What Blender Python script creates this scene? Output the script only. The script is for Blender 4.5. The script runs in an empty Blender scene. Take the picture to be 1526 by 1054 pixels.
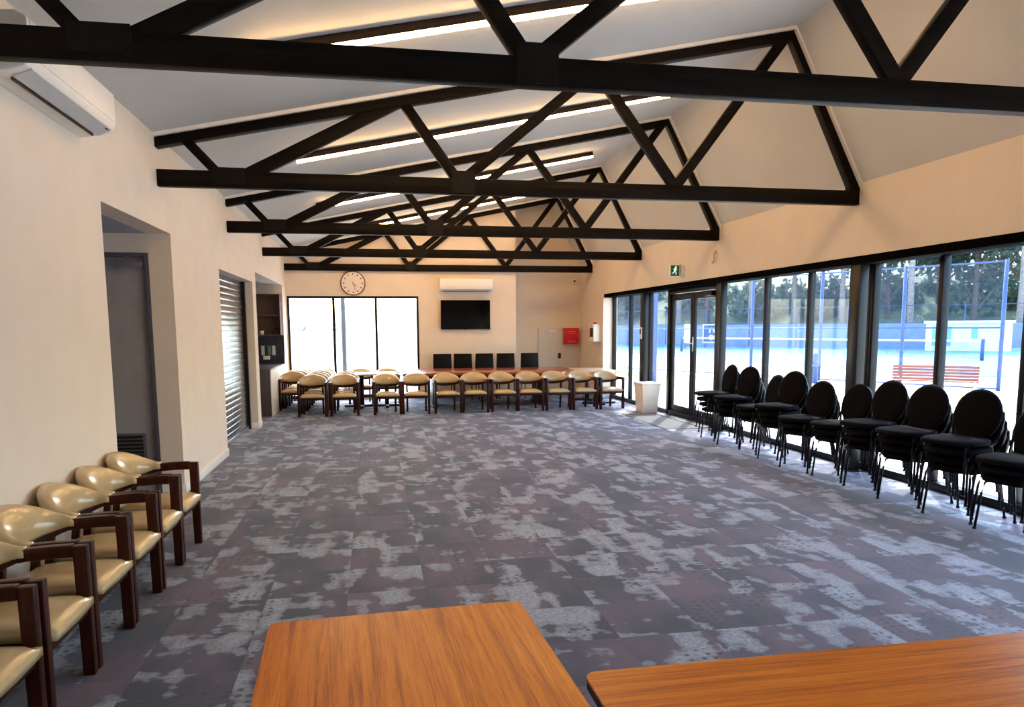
import bpy, bmesh, math, random
from mathutils import Vector, Matrix
from math import sin, cos, pi, radians, sqrt, atan2
random.seed(7)
SC = bpy.context.scene
COL = SC.collection

# ------------------------------------------------------------------ materials
def srgb(r, g, b):
    f = lambda c: (c/255/12.92 if c/255 <= .04045 else ((c/255+.055)/1.055)**2.4)
    return (f(r), f(g), f(b), 1)

class NT:
    def __init__(self, name):
        self.m = bpy.data.materials.new(name); self.m.use_nodes = True
        self.t = self.m.node_tree; self.t.nodes.clear()
        self.out = self.n('ShaderNodeOutputMaterial')
    def n(self, kind, **kw):
        nd = self.t.nodes.new(kind)
        for k, v in kw.items():
            if k.startswith('i_'):
                nd.inputs[k[2:].replace('_', ' ')].default_value = v
            else: setattr(nd, k, v)
        return nd
    def l(self, a, b): self.t.links.new(a, b)
    def math(self, op, a, b=None, c=None, clamp=False):
        nd = self.n('ShaderNodeMath', operation=op); nd.use_clamp = clamp
        for i, v in enumerate((a, b, c)):
            if v is None: continue
            if isinstance(v, (int, float)): nd.inputs[i].default_value = v
            else: self.l(v, nd.inputs[i])
        return nd.outputs[0]
    def mix(self, fac, a, b):
        nd = self.n('ShaderNodeMix', data_type='RGBA')
        for s, v in ((nd.inputs[0], fac), (nd.inputs[6], a), (nd.inputs[7], b)):
            if isinstance(v, (int, float, tuple)): s.default_value = v
            else: self.l(v, s)
        return nd.outputs[2]
    def ramp(self, fac, stops, interp='LINEAR'):
        nd = self.n('ShaderNodeValToRGB'); nd.color_ramp.interpolation = interp
        e = nd.color_ramp.elements
        while len(e) < len(stops): e.new(.5)
        for el, (p, c) in zip(e, stops): el.position = p; el.color = c
        self.l(fac, nd.inputs[0]); return nd.outputs[0]
    def coord(self, which='Object', scale=(1, 1, 1), rot=(0, 0, 0)):
        tc = self.n('ShaderNodeTexCoord'); mp = self.n('ShaderNodeMapping')
        mp.inputs['Scale'].default_value = scale; mp.inputs['Rotation'].default_value = rot
        self.l(tc.outputs[which], mp.inputs[0]); return mp.outputs[0]
    def noise(self, vec, scale, detail=3, rough=.5, out=0, dist=0):
        nd = self.n('ShaderNodeTexNoise'); nd.inputs['Scale'].default_value = scale
        nd.inputs['Detail'].default_value = detail; nd.inputs['Roughness'].default_value = rough
        nd.inputs['Distortion'].default_value = dist
        if vec is not None: self.l(vec, nd.inputs['Vector'])
        return nd.outputs[out]
    def bsdf(self, color, rough=.5, metal=0, spec=.5, bump=None, bstr=.3, bdist=.01, **extra):
        p = self.n('ShaderNodeBsdfPrincipled')
        for k, v in (('Base Color', color), ('Roughness', rough), ('Metallic', metal), ('Specular IOR Level', spec)):
            if isinstance(v, (int, float, tuple)): p.inputs[k].default_value = v
            else: self.l(v, p.inputs[k])
        for k, v in extra.items(): p.inputs[k.replace('_', ' ')].default_value = v
        if bump is not None:
            b = self.n('ShaderNodeBump'); b.inputs['Strength'].default_value = bstr; b.inputs['Distance'].default_value = bdist
            self.l(bump, b.inputs['Height']); self.l(b.outputs[0], p.inputs['Normal'])
        self.l(p.outputs[0], self.out.inputs[0]); return p

def simple(name, col, rough=.5, metal=0, spec=.5, var=.06, nscale=8, bstr=0, bscale=60, **extra):
    t = NT(name); v = t.coord()
    n = t.noise(v, nscale, 4)
    dark = tuple(c*(1-var*2) for c in col[:3])+(1,); lite = tuple(min(1, c*(1+var*2)) for c in col[:3])+(1,)
    c = t.ramp(n, [(.3, dark), (.7, lite)])
    bump = t.noise(v, bscale, 2) if bstr else None
    t.bsdf(c, rough, metal, spec, bump, bstr, .002, **extra)
    return t.m

def wood(name, c0, c1, c2, axis='y', scale=1.0, rough=.35, spec=.5, coat=0.):
    t = NT(name)
    s = {'y': (20, .7, 20), 'x': (.7, 20, 20), 'z': (20, 20, .7)}[axis]
    v = t.coord('Object', tuple(k*scale for k in s))
    n1 = t.noise(v, 1.0, 6, .62, dist=.45)
    v2 = t.coord('Object', tuple(k*scale*5 for k in s))
    n2 = t.noise(v2, 1.0, 4, .75)
    f = t.math('ADD', t.math('MULTIPLY', n1, .62), t.math('MULTIPLY', n2, .38))
    c = t.ramp(f, [(.36, c0), (.5, c1), (.64, c2)])
    t.bsdf(c, rough, 0, spec, n2, .08, .001, Coat_Weight=coat, Coat_Roughness=.15)
    return t.m

M = {}
M['wall'] = simple('wall_paint', srgb(227, 213, 196), .75, var=.015, nscale=3, bstr=.04, bscale=90)
M['ceiling'] = simple('ceiling_plaster', srgb(208, 208, 204), .8, var=.012, nscale=2, bstr=.04, bscale=70)
M['skirting'] = simple('skirting_gloss', srgb(238, 234, 228), .35, var=.01)
M['timber'] = wood('black_stained_timber', srgb(11, 9, 8), srgb(18, 14, 12), srgb(32, 24, 19), 'x', .8, .5, .08)
M['plate'] = simple('nail_plate_steel', srgb(20, 15, 12), .5, .1, .15, var=.4, nscale=70, bstr=1.0, bscale=120)
M['frame'] = simple('black_window_frame', srgb(10, 11, 14), .4, 0, .25, var=.08)
M['column'] = simple('dark_steel_column', srgb(14, 14, 15), .35, 0, .3, var=.08)
M['white_plastic'] = simple('white_plastic', srgb(236, 234, 228), .4, var=.012)
M['grey_plastic'] = simple('light_grey_plastic', srgb(196, 198, 196), .45, var=.015)
M['dark_slot'] = simple('dark_slot', srgb(18, 18, 20), .6, var=.1)
M['tan'] = simple('tan_leather', srgb(186, 162, 120), .22, 0, .6, var=.05, nscale=9, bstr=.1, bscale=240, Coat_Weight=.25, Coat_Roughness=.2)
M['chair_wood'] = wood('dark_chair_wood', srgb(30, 9, 5), srgb(50, 17, 9), srgb(78, 34, 19), 'z', 1.4, .3, .2, .08)
M['black_fabric'] = simple('black_fabric', srgb(8, 8, 17), .9, 0, .1, var=.12, nscale=60, bstr=.35, bscale=420, Sheen_Weight=0)
M['chair_metal'] = simple('black_chair_metal', srgb(26, 26, 30), .3, .6, var=.1)
M['rubber'] = simple('rubber', srgb(14, 14, 15), .7, var=.1)
M['edge_metal'] = simple('shell_edge', srgb(60, 58, 62), .35, .4, var=.1)
M['black_leather'] = simple('black_leather', srgb(6, 6, 8), .45, 0, .15, var=.15, nscale=14, bstr=.15, bscale=200)
M['table_long'] = wood('orange_table_laminate_long', srgb(158, 72, 3), srgb(214, 116, 14), srgb(232, 146, 38), 'y', 2.0, .32, .22, .05)
M['table_cross'] = wood('orange_table_laminate_cross', srgb(160, 76, 6), srgb(214, 118, 20), srgb(232, 146, 46), 'x', 2.0, .32, .22, .05)
M['table_red'] = wood('red_brown_table_wood', srgb(116, 48, 20), srgb(150, 68, 30), srgb(176, 88, 42), 'x', .7, .25, .5, .4)
M['table_edge'] = simple('dark_table_edge', srgb(36, 24, 18), .5, var=.1)
M['table_pale'] = wood('pale_table_laminate', srgb(196, 170, 136), srgb(208, 184, 150), srgb(220, 198, 166), 'x', .8, .3)
M['pedestal'] = simple('dark_pedestal', srgb(22, 18, 18), .4, .2, var=.1)
M['door_grey'] = simple('charcoal_door_paint', srgb(150, 146, 148), .5, var=.03)
M['door_frame'] = simple('door_frame_dark', srgb(78, 78, 90), .45, var=.05)
M['closer'] = simple('door_closer_grey', srgb(122, 122, 138), .4, .3, var=.03)
M['alu'] = simple('brushed_silver', srgb(200, 200, 204), .25, .9, var=.05, nscale=40)
M['counter_dark'] = simple('dark_grey_laminate', srgb(66, 58, 56), .5, var=.1, nscale=12)
M['counter_top'] = simple('charcoal_benchtop', srgb(70, 72, 76), .3, var=.1, nscale=30)
M['cabinet_brown'] = simple('brown_shelf_board', srgb(96, 70, 62), .55, var=.06)
M['red'] = simple('red_enamel', srgb(204, 22, 34), .35, var=.04)
M['panel_grey'] = simple('pale_grey_panel', srgb(208, 206, 202), .5, var=.015)
M['screen'] = simple('black_screen', srgb(2, 2, 4), .06, 0, .12, var=.1)
M['clock_face'] = simple('clock_face_cream', srgb(232, 220, 210), .5, var=.01)
M['clock_rim'] = simple('brown_clock_rim', srgb(110, 74, 46), .4, var=.08)
M['ink'] = simple('dark_print', srgb(56, 38, 32), .6, var=.05)
M['sign_green'] = simple('sign_green', srgb(0, 118, 62), .4, var=.03)
M['cream'] = simple('cream_plastic', srgb(222, 190, 150), .45, var=.02)
M['bin'] = simple('cream_bin_plastic', srgb(236, 224, 208), .45, var=.02)
M['mat'] = simple('grey_entrance_mat', srgb(104, 104, 104), .95, 0, .1, var=.06, nscale=30, bstr=.6, bscale=300)
M['tile_white'] = simple('white_tile', srgb(206, 210, 212), .2, var=.02)
M['tile_green'] = simple('green_tile', srgb(86, 130, 118), .2, var=.04)
M['light_body'] = simple('bronze_light_housing', srgb(58, 38, 28), .4, .4, var=.06)

def glass_mat():
    t = NT('window_glass'); tr = t.n('ShaderNodeBsdfTransparent'); tr.inputs[0].default_value = (.93, .96, .98, 1)
    gl = t.n('ShaderNodeBsdfGlossy'); gl.inputs['Roughness'].default_value = .02
    lw = t.n('ShaderNodeLayerWeight'); lw.inputs[0].default_value = .5
    fc = t.math('ADD', t.math('MULTIPLY', t.math('POWER', lw.outputs['Facing'], 5.0), .5), .025)
    mx = t.n('ShaderNodeMixShader'); t.l(fc, mx.inputs[0]); t.l(tr.outputs[0], mx.inputs[1]); t.l(gl.outputs[0], mx.inputs[2])
    t.l(mx.outputs[0], t.out.inputs[0]); return t.m
M['glass'] = glass_mat()

def emit(name, col, s):
    t = NT(name); e = t.n('ShaderNodeEmission'); e.inputs[0].default_value = col; e.inputs[1].default_value = s
    t.l(e.outputs[0], t.out.inputs[0]); return t.m
BATTEN = 66.0
M['diffuser'] = emit('lit_diffuser', (1, .58, .23, 1), BATTEN)
M['sign_lit'] = emit('lit_exit_white', (1, 1, 1, 1), .9)
M['downlight'] = simple('downlight_grey', srgb(180, 178, 176), .5)

def tile_mat():
    t = NT('navy_splashback_tiles'); v = t.coord('Object', (1, 1, 1), (radians(90), 0, 0))
    b = t.n('ShaderNodeTexBrick'); b.offset = 0
    b.inputs['Color1'].default_value = srgb(22, 30, 52); b.inputs['Color2'].default_value = srgb(34, 42, 64)
    b.inputs['Mortar'].default_value = srgb(70, 76, 92); b.inputs['Scale'].default_value = 1
    b.inputs['Mortar Size'].default_value = .003; b.inputs['Brick Width'].default_value = .075; b.inputs['Row Height'].default_value = .22
    t.l(v, b.inputs['Vector']); t.bsdf(b.outputs[0], .2); return t.m
M['tiles'] = tile_mat()

def carpet():
    t = NT('patterned_carpet_tiles'); v = t.coord('Object')
    sh = t.n('ShaderNodeVectorMath', operation='ADD'); sh.inputs[1].default_value = (100.2, 100.25, 0); t.l(v, sh.inputs[0])
    sn = t.n('ShaderNodeVectorMath', operation='SNAP'); sn.inputs[1].default_value = (.5, .5, 10); t.l(sh.outputs[0], sn.inputs[0])
    wn = t.n('ShaderNodeTexWhiteNoise', noise_dimensions='3D'); t.l(sn.outputs[0], wn.inputs['Vector'])
    lc = t.n('ShaderNodeVectorMath', operation='SUBTRACT'); t.l(sh.outputs[0], lc.inputs[0]); t.l(sn.outputs[0], lc.inputs[1])
    # partly shared, partly per-tile pattern: patches break at tile edges but stay clustered
    off = t.n('ShaderNodeVectorMath', operation='SCALE'); off.inputs['Scale'].default_value = 3.0; t.l(wn.outputs['Color'], off.inputs[0])
    loc = t.n('ShaderNodeVectorMath', operation='ADD'); t.l(lc.outputs[0], loc.inputs[0]); t.l(off.outputs[0], loc.inputs[1])
    st = t.n('ShaderNodeVectorMath', operation='MULTIPLY'); st.inputs[1].default_value = (1.95, .80, 1.0); t.l(loc.outputs[0], st.inputs[0])
    sc = t.n('ShaderNodeVectorMath', operation='MULTIPLY'); sc.inputs[1].default_value = (1.9, .6, 1.0); t.l(sh.outputs[0], sc.inputs[0])
    sr = t.n('ShaderNodeVectorMath', operation='MULTIPLY'); sr.inputs[1].default_value = (3.0, 9.0, 1.0); t.l(loc.outputs[0], sr.inputs[0])
    patch = t.noise(st.outputs[0], 2.4, 2, .5)
    big = t.noise(sc.outputs[0], 1.3, 2, .5)
    rag = t.noise(sr.outputs[0], 1.0, 3, .6)
    f = t.math('ADD', t.math('MULTIPLY', patch, .75), t.math('MULTIPLY', big, .42))
    f = t.math('ADD', f, t.math('MULTIPLY', t.math('SUBTRACT', rag, .5), .30))
    light = t.ramp(f, [(.600, (0, 0, 0, 1)), (.625, (.55, .55, .55, 1)), (.70, (1, 1, 1, 1))])
    fine = t.noise(sh.outputs[0], 180, 2, .8)
    thr = t.noise(sh.outputs[0], 42, 4, .75)
    # dark base: charcoal to mauve
    hue = t.noise(st.outputs[0], 1.3, 3)
    base = t.ramp(hue, [(.38, srgb(54, 60, 76)), (.52, srgb(76, 73, 92)), (.64, srgb(93, 81, 99))])
    lcol = t.ramp(thr, [(.35, srgb(106, 117, 134)), (.62, srgb(154, 165, 184))])
    # dots in some tiles
    vo = t.n('ShaderNodeTexVoronoi'); vo.inputs['Scale'].default_value = 17; vo.inputs['Randomness'].default_value = .35
    t.l(sh.outputs[0], vo.inputs['Vector'])
    dots = t.math('LESS_THAN', vo.outputs['Distance'], .27)
    gate = t.math('GREATER_THAN', t.noise(sh.outputs[0], 1.7, 1), .56)
    dots = t.math('MULTIPLY', dots, gate)
    c = t.mix(light, base, lcol)
    c = t.mix(t.math('MULTIPLY', dots, .8), c, srgb(52, 52, 60))
    grain = t.ramp(fine, [(.25, (.72, .72, .72, 1)), (.75, (1.2, 1.2, 1.2, 1))])
    mm = t.n('ShaderNodeMix', data_type='RGBA', blend_type='MULTIPLY'); mm.inputs[0].default_value = 1
    t.l(c, mm.inputs[6]); t.l(grain, mm.inputs[7]); c = mm.outputs[2]
    sp = t.n('ShaderNodeSeparateXYZ'); t.l(lc.outputs[0], sp.inputs[0])
    ex = t.math('MINIMUM', t.math('MINIMUM', sp.outputs[0], t.math('SUBTRACT', .5, sp.outputs[0])), t.math('MINIMUM', sp.outputs[1], t.math('SUBTRACT', .5, sp.outputs[1])))
    seam = t.math('LESS_THAN', ex, .0025)
    c = t.mix(t.math('MULTIPLY', seam, .35), c, srgb(45, 45, 50))
    hgt = t.math('ADD', t.math('MULTIPLY', fine, .6), t.math('MULTIPLY', thr, .6))
    t.bsdf(c, .85, 0, .3, hgt, .5, .004, Sheen_Weight=.15); return t.m
M['carpet'] = carpet()

def ground_mat(name, a, b, sc, rough=.9):
    t = NT(name); v = t.coord(); n = t.noise(v, sc, 6, .6)
    t.bsdf(t.ramp(n, [(.35, a), (.65, b)]), rough, bump=n, bstr=.2); return t.m
M['concrete'] = ground_mat('pale_concrete', srgb(205, 200, 190), srgb(228, 224, 216), 1.2)
M['grass'] = ground_mat('dry_grass', srgb(150, 160, 84), srgb(190, 190, 120), 1.5)
M['court'] = ground_mat('blue_court', srgb(88, 136, 172), srgb(106, 152, 184), .6)
M['bush'] = ground_mat('wooded_hillside', srgb(84, 100, 80), srgb(128, 140, 112), .35)
M['line'] = simple('court_line_white', srgb(240, 240, 240), .7)
M['post_blue'] = simple('blue_grey_post', srgb(58, 80, 124), .45, .2, var=.04)
M['windscreen'] = simple('blue_windscreen_cloth', srgb(122, 138, 176), .9, var=.06, nscale=2)
M['shed_white'] = simple('white_shed_cladding', srgb(232, 230, 226), .6, var=.02)
M['shed_door'] = simple('pale_blue_door', srgb(120, 180, 200), .5, var=.03)
M['bench_red'] = wood('faded_red_slats', srgb(112, 52, 46), srgb(136, 68, 60), srgb(152, 84, 76), 'x', 1, .6)
M['bench_metal'] = simple('bench_pale_metal', srgb(206, 200, 196), .4, .3)
M['bark'] = ground_mat('pale_gum_bark', srgb(128, 114, 106), srgb(166, 150, 140), 5)
M['bark_dark'] = ground_mat('brown_bark', srgb(92, 76, 66), srgb(130, 108, 96), 5)
def leaf(name, a, b):
    t = NT(name); v = t.coord(); n = t.noise(v, .8, 5, .7)
    c = t.ramp(n, [(.35, a), (.65, b)])
    d = t.n('ShaderNodeBsdfDiffuse'); tl = t.n('ShaderNodeBsdfTranslucent'); mx = t.n('ShaderNodeMixShader'); mx.inputs[0].default_value = .3
    t.l(c, d.inputs[0]); t.l(c, tl.inputs[0]); t.l(d.outputs[0], mx.inputs[1]); t.l(tl.outputs[0], mx.inputs[2]); t.l(mx.outputs[0], t.out.inputs[0]); return t.m
M['leaf1'] = leaf('gum_leaves', srgb(92, 108, 88), srgb(146, 160, 132))
M['leaf2'] = leaf('dark_pine_leaves', srgb(76, 94, 82), srgb(126, 142, 122))
M['leaf3'] = leaf('yellow_green_leaves', srgb(136, 150, 88), srgb(178, 186, 124))
def chain():
    t = NT('chain_link'); v = t.coord('Object', (1, 1, 1))
    sp = t.n('ShaderNodeSeparateXYZ'); t.l(v, sp.inputs[0])
    a = t.math('ADD', sp.outputs[0], sp.outputs[2]); b = t.math('SUBTRACT', sp.outputs[0], sp.outputs[2])
    def wire(q):
        fr = t.math('FRACT', t.math('MULTIPLY', q, 14.0)); return t.math('LESS_THAN', fr, .07)
    w = t.math('MAXIMUM', wire(a), wire(b))
    tr = t.n('ShaderNodeBsdfTransparent'); d = t.n('ShaderNodeBsdfDiffuse'); d.inputs[0].default_value = srgb(70, 86, 110)
    mx = t.n('ShaderNodeMixShader'); t.l(w, mx.inputs[0]); t.l(tr.outputs[0], mx.inputs[1]); t.l(d.outputs[0], mx.inputs[2]); t.l(mx.outputs[0], t.out.inputs[0]); return t.m
M['chain'] = chain()
def shutter_mat():
    t = NT('aluminium_slats'); v = t.coord('Object', (2, 1, 40)); n = t.noise(v, 1, 2)
    t.bsdf(t.ramp(n, [(.3, srgb(130, 132, 138)), (.7, srgb(176, 178, 184))]), .2, .95); return t.m
M['slat'] = shutter_mat()

# ------------------------------------------------------------------ mesh builder
class MB:
    def __init__(self): self.v = []; self.f = []; self.s = []
    def add(self, vs, fs, smooth=False):
        o = len(self.v); self.v += [tuple(p) for p in vs]
        for f in fs: self.f.append(tuple(o+i for i in f)); self.s.append(smooth)
        return self
    def box(self, c, s, rot=None):
        x, y, z = (k/2 for k in s); vs = [Vector((a*x, b*y, d*z)) for a in (-1, 1) for b in (-1, 1) for d in (-1, 1)]
        if rot is not None: vs = [rot @ p for p in vs]
        vs = [p+Vector(c) for p in vs]
        return self.add(vs, [(0, 1, 3, 2), (4, 6, 7, 5), (0, 4, 5, 1), (2, 3, 7, 6), (0, 2, 6, 4), (1, 5, 7, 3)])
    def bb(self, x0, x1, y0, y1, z0, z1): return self.box(((x0+x1)/2, (y0+y1)/2, (z0+z1)/2), (abs(x1-x0), abs(y1-y0), abs(z1-z0)))
    def prism(self, poly, h0, h1, axis='y'):
        n = len(poly)
        P = {'y': lambda p, h: (p[0], h, p[1]), 'x': lambda p, h: (h, p[0], p[1]), 'z': lambda p, h: (p[0], p[1], h)}[axis]
        vs = [P(p, h0) for p in poly]+[P(p, h1) for p in poly]
        fs = [tuple(range(n)), tuple(reversed(range(n, 2*n)))]+[(i, i+n, (i+1) % n+n, (i+1) % n) for i in range(n)]
        return self.add(vs, fs)
    def bar2(self, p0, p1, w, y0, y1):            # a bar in the xz plane, w wide, from y0 to y1
        d = Vector((p1[0]-p0[0], p1[1]-p0[1])).normalized(); n = Vector((-d.y, d.x))*w/2
        return self.prism([(p0[0]+n.x, p0[1]+n.y), (p0[0]-n.x, p0[1]-n.y), (p1[0]-n.x, p1[1]-n.y), (p1[0]+n.x, p1[1]+n.y)], y0, y1)
    def sweep(self, path, rings, smooth=True, cap=True):   # rings: list of lists of points (same count)
        n = len(rings[0]); vs = [p for r in rings for p in r]; fs = []
        for i in range(len(rings)-1):
            for j in range(n): fs.append((i*n+j, i*n+(j+1) % n, (i+1)*n+(j+1) % n, (i+1)*n+j))
        if cap: fs.append(tuple(reversed(range(n)))); fs.append(tuple(range((len(rings)-1)*n, len(rings)*n)))
        return self.add(vs, fs, smooth)
    def tube(self, path, r, n=8, smooth=True, flat=None):
        path = [Vector(p) for p in path]; rings = []
        for i, p in enumerate(path):
            t = (path[min(i+1, len(path)-1)]-path[max(i-1, 0)]).normalized()
            up = Vector((0, 0, 1)) if abs(t.z) < .95 else Vector((0, 1, 0))
            a = t.cross(up).normalized(); b = a.cross(t).normalized()
            rr = r[i] if isinstance(r, (list, tuple)) else r
            rings.append([p+(a*cos(2*pi*k/n)+b*sin(2*pi*k/n)*(flat or 1))*rr for k in range(n)])
        return self.sweep(path, rings, smooth)
    def rect_sweep(self, path, w, h):             # rectangular section following a horizontal-ish path
        path = [Vector(p) for p in path]; rings = []
        for i, p in enumerate(path):
            t = (path[min(i+1, len(path)-1)]-path[max(i-1, 0)]).normalized()
            a = t.cross(Vector((0, 0, 1))).normalized()*w/2; b = Vector((0, 0, h/2))
            rings.append([p+a+b, p-a+b, p-a-b, p+a-b])
        return self.sweep(path, rings, False)
    def cyl(self, c, r, h, n=24, axis='z', r2=None):
        r2 = r if r2 is None else r2; vs = []
        for k, (rr, t) in enumerate(((r, -h/2), (r2, h/2))):
            for i in range(n):
                a = 2*pi*i/n; q = {'z': (rr*cos(a), rr*sin(a), t), 'y': (rr*cos(a), t, rr*sin(a)), 'x': (t, rr*cos(a), rr*sin(a))}[axis]
                vs.append(Vector(c)+Vector(q))
        self.add(vs, [tuple(range(n)), tuple(range(n, 2*n))])
        o = len(self.v)-2*n
        for i in range(n): self.f.append((o+i, o+(i+1) % n, o+n+(i+1) % n, o+n+i)); self.s.append(True)
        return self
    def build(self, name, mat, parent=None, bevel=0, seg=2, subsurf=0):
        me = bpy.data.meshes.new(name); me.from_pydata(self.v, [], self.f)
        for p, s in zip(me.polygons, self.s): p.use_smooth = s
        bm = bmesh.new(); bm.from_mesh(me); bmesh.ops.recalc_face_normals(bm, faces=bm.faces)
        if bevel:
            es = [e for e in bm.edges if len(e.link_faces) == 2 and e.calc_face_angle(0) > .6]
            bmesh.ops.bevel(bm, geom=es, offset=bevel, segments=seg, affect='EDGES', profile=.5, clamp_overlap=True)
            if seg > 1:
                for f in bm.faces: f.smooth = True
        bm.to_mesh(me); bm.free()
        if bevel and seg > 1:
            try: me.set_sharp_from_angle(angle=radians(40))
            except Exception: pass
        me.materials.append(mat)
        o = bpy.data.objects.new(name, me); COL.objects.link(o)
        if parent: o.parent = parent
        if subsurf:
            md = o.modifiers.new('sub', 'SUBSURF'); md.levels = md.render_levels = subsurf
        return o

def tag(o, label=None, cat=None, group=None, kind=None):
    if label: o['label'] = label
    if cat: o['category'] = cat
    if group: o['group'] = group
    if kind: o['kind'] = kind
    return o
def thing(name, label, cat, loc=(0, 0, 0), rz=0, group=None):
    o = bpy.data.objects.new(name, None); COL.objects.link(o); o.empty_display_size = .1
    o.location = loc; o.rotation_euler = (0, 0, rz); return tag(o, label, cat, group)
def struct(o): o['kind'] = 'structure'; return o
def sthing(name, loc=(0, 0, 0)):
    o = bpy.data.objects.new(name, None); COL.objects.link(o); o.location = loc; return struct(o)
def copy_tree(o, parent=None):
    c = o.copy(); COL.objects.link(c)
    if parent: c.parent = parent
    for ch in list(o.children): copy_tree(ch, c)
    return c

# ------------------------------------------------------------------ room dimensions
XL, XR, XG = -1.969, 5.457, 5.73
ZB, ZT = 3.06, 3.217
TY = [4.287, 7.757, 11.226, 14.696, 18.166]
AX, AZ = 4.572, 4.882
SL = (4.882-3.510)/(4.572+1.969); SR = (3.247-4.882)/(5.457-4.572)
def zl(x): return 3.510+SL*(x-XL)
def zr(x): return AZ+SR*(x-AX)
YF, YB, Y0 = 18.27, 19.30, -1.6
CE = .03    # ceiling sits this far above the top chords

# floor
struct(MB().bb(-6.2, XG+.08, Y0-.2, YB+.2, -.1, 0).build('floor', M['carpet']))

# ceiling: the long left slope and the steep right slope
cl = MB()
cl.prism([(XL-.02, zl(XL-.02)+CE), (AX, AZ+CE), (AX, AZ+.25), (XL-.02, zl(XL-.02)+.22)], Y0-.2, YB+.25)
cl.prism([(AX, AZ+CE), (XR+.02, zr(XR+.02)+CE+.03), (XR+.02, zr(XR+.02)+.4), (AX+.02, AZ+.25)], Y0-.2, YB+.25)
struct(cl.build('ceiling', M['ceiling']))

# left wall with the corridor, shutter and kitchen openings
ALC, SHU, KIT = (6.17, 8.14, 2.66), (10.52, 13.32, 2.50), (13.68, 17.62, 2.69)
w = MB(); T = .22; prev = Y0
for (a, b, h) in (ALC, SHU, KIT):
    w.bb(XL-T, XL, prev, a, 0, 3.56); w.bb(XL-T, XL, a, b, h, 3.56); prev = b
w.bb(XL-T, XL, prev, YF, 0, 3.56)
struct(w.build('wall_left', M['wall']))
b = MB()
for (a, c) in ((Y0, ALC[0]), (ALC[1], SHU[0]), (SHU[1], KIT[0]), (KIT[1], YF)):
    b.bb(XL, XL+.014, a, c, 0, .10)
b.bb(XL-.19, XL+.014, SHU[1]-.014, SHU[1], 0, .10); b.bb(XL-T, XL, ALC[1]-.014, ALC[1], 0, .10)
struct(b.build('baseboard_left', M['skirting'], bevel=.003))

# corridor behind the left wall opening
w = MB(); w.bb(-4.6, -4.5, 5.6, 8.4, 0, 2.66); w.bb(-4.5, XL-T, 5.97, ALC[0], 0, 2.66)
w.bb(-4.5, -3.04, ALC[1], ALC[1]+.2, 0, 2.66); w.bb(-3.04, XL-T, ALC[1], ALC[1]+.2, 2.47, 2.66)
struct(w.build('wall_corridor', M['wall']))
struct(MB().bb(-4.6, XL-T, 5.6, 8.4, 2.66, 2.76).build('ceiling_corridor', simple('blue_grey_soffit', srgb(156, 164, 178), .8, var=.01)))
d = sthing('door_1', (0, 0, 0))
MB().bb(-3.0, -2.232, 8.19, 8.235, .02, 2.43).build('leaf', M['door_grey'], d, .004)
fr = MB(); fr.bb(-3.04, -3.0, 8.13, 8.30, 0, 2.47); fr.bb(-2.232, -2.191, 8.13, 8.30, 0, 2.47); fr.bb(-3.0, -2.232, 8.13, 8.30, 2.43, 2.47)
fr.build('door_frame', M['door_frame'], d, .003)
g = MB(); g.bb(-2.78, -2.33, 8.172, 8.19, .17, .64); gr = g.build('vent_grille', M['door_frame'], d, .002)
sl = MB()
for i in range(11): sl.box((-2.555, 8.166, .205+i*.04), (.40, .022, .012), Matrix.Rotation(.6, 3, 'X'))
sl.build('louvre_slats', M['dark_slot'], gr)
c = MB().bb(-2.50, -2.245, 8.13, 8.19, 2.325, 2.385).build('door_closer', M['closer'], d, .006)
c2 = MB(); c2.bb(-2.41, -2.395, 8.115, 8.13, 2.37, 2.415); c2.bb(-2.42, -2.35, 8.11, 8.145, 2.415, 2.43); c2.build('closer_arm', M['closer'], c, .002)

# roller shutter
sh = thing('roller_shutter', 'silver aluminium roller shutter closing the servery opening in the left wall', 'roller shutter', (XL-.17, 0, 0))
N = 27; prof = []
for i in range(N):
    z0 = .06+i*(2.44/N); hgt = 2.44/N
    prof += [(0.0, z0), (.008, z0+hgt*.04), (.012, z0+hgt*.12), (.010, z0+hgt*.22), (.008, z0+hgt*.30), (.008, z0+hgt*.92), (.004, z0+hgt*.97)]
prof.append((0, 2.50))
vs = []; fs = []
for (x, z) in prof: vs += [(x, SHU[0]+.005, z), (x, SHU[1]-.09, z)]
for i in range(len(prof)-1): fs.append((2*i, 2*i+1, 2*i+3, 2*i+2))
MB().add(vs, fs, True).build('slat_curtain', M['slat'], sh)
MB().bb(-.01, .03, SHU[0]+.004, SHU[1]-.09, 0, .06).build('bottom_bar', M['alu'], sh, .004)
for (a, c) in ((SHU[1]-.09, SHU[1]-.002),): MB().bb(-.02, .05, a, c, 0, 2.495).build('guide_rail', M['frame'], sh, .004)
struct(MB().bb(XL-.6, XL-.5, SHU[0]-.3, SHU[1], 0, 2.6).build('wall_servery', M['counter_dark']))

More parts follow.
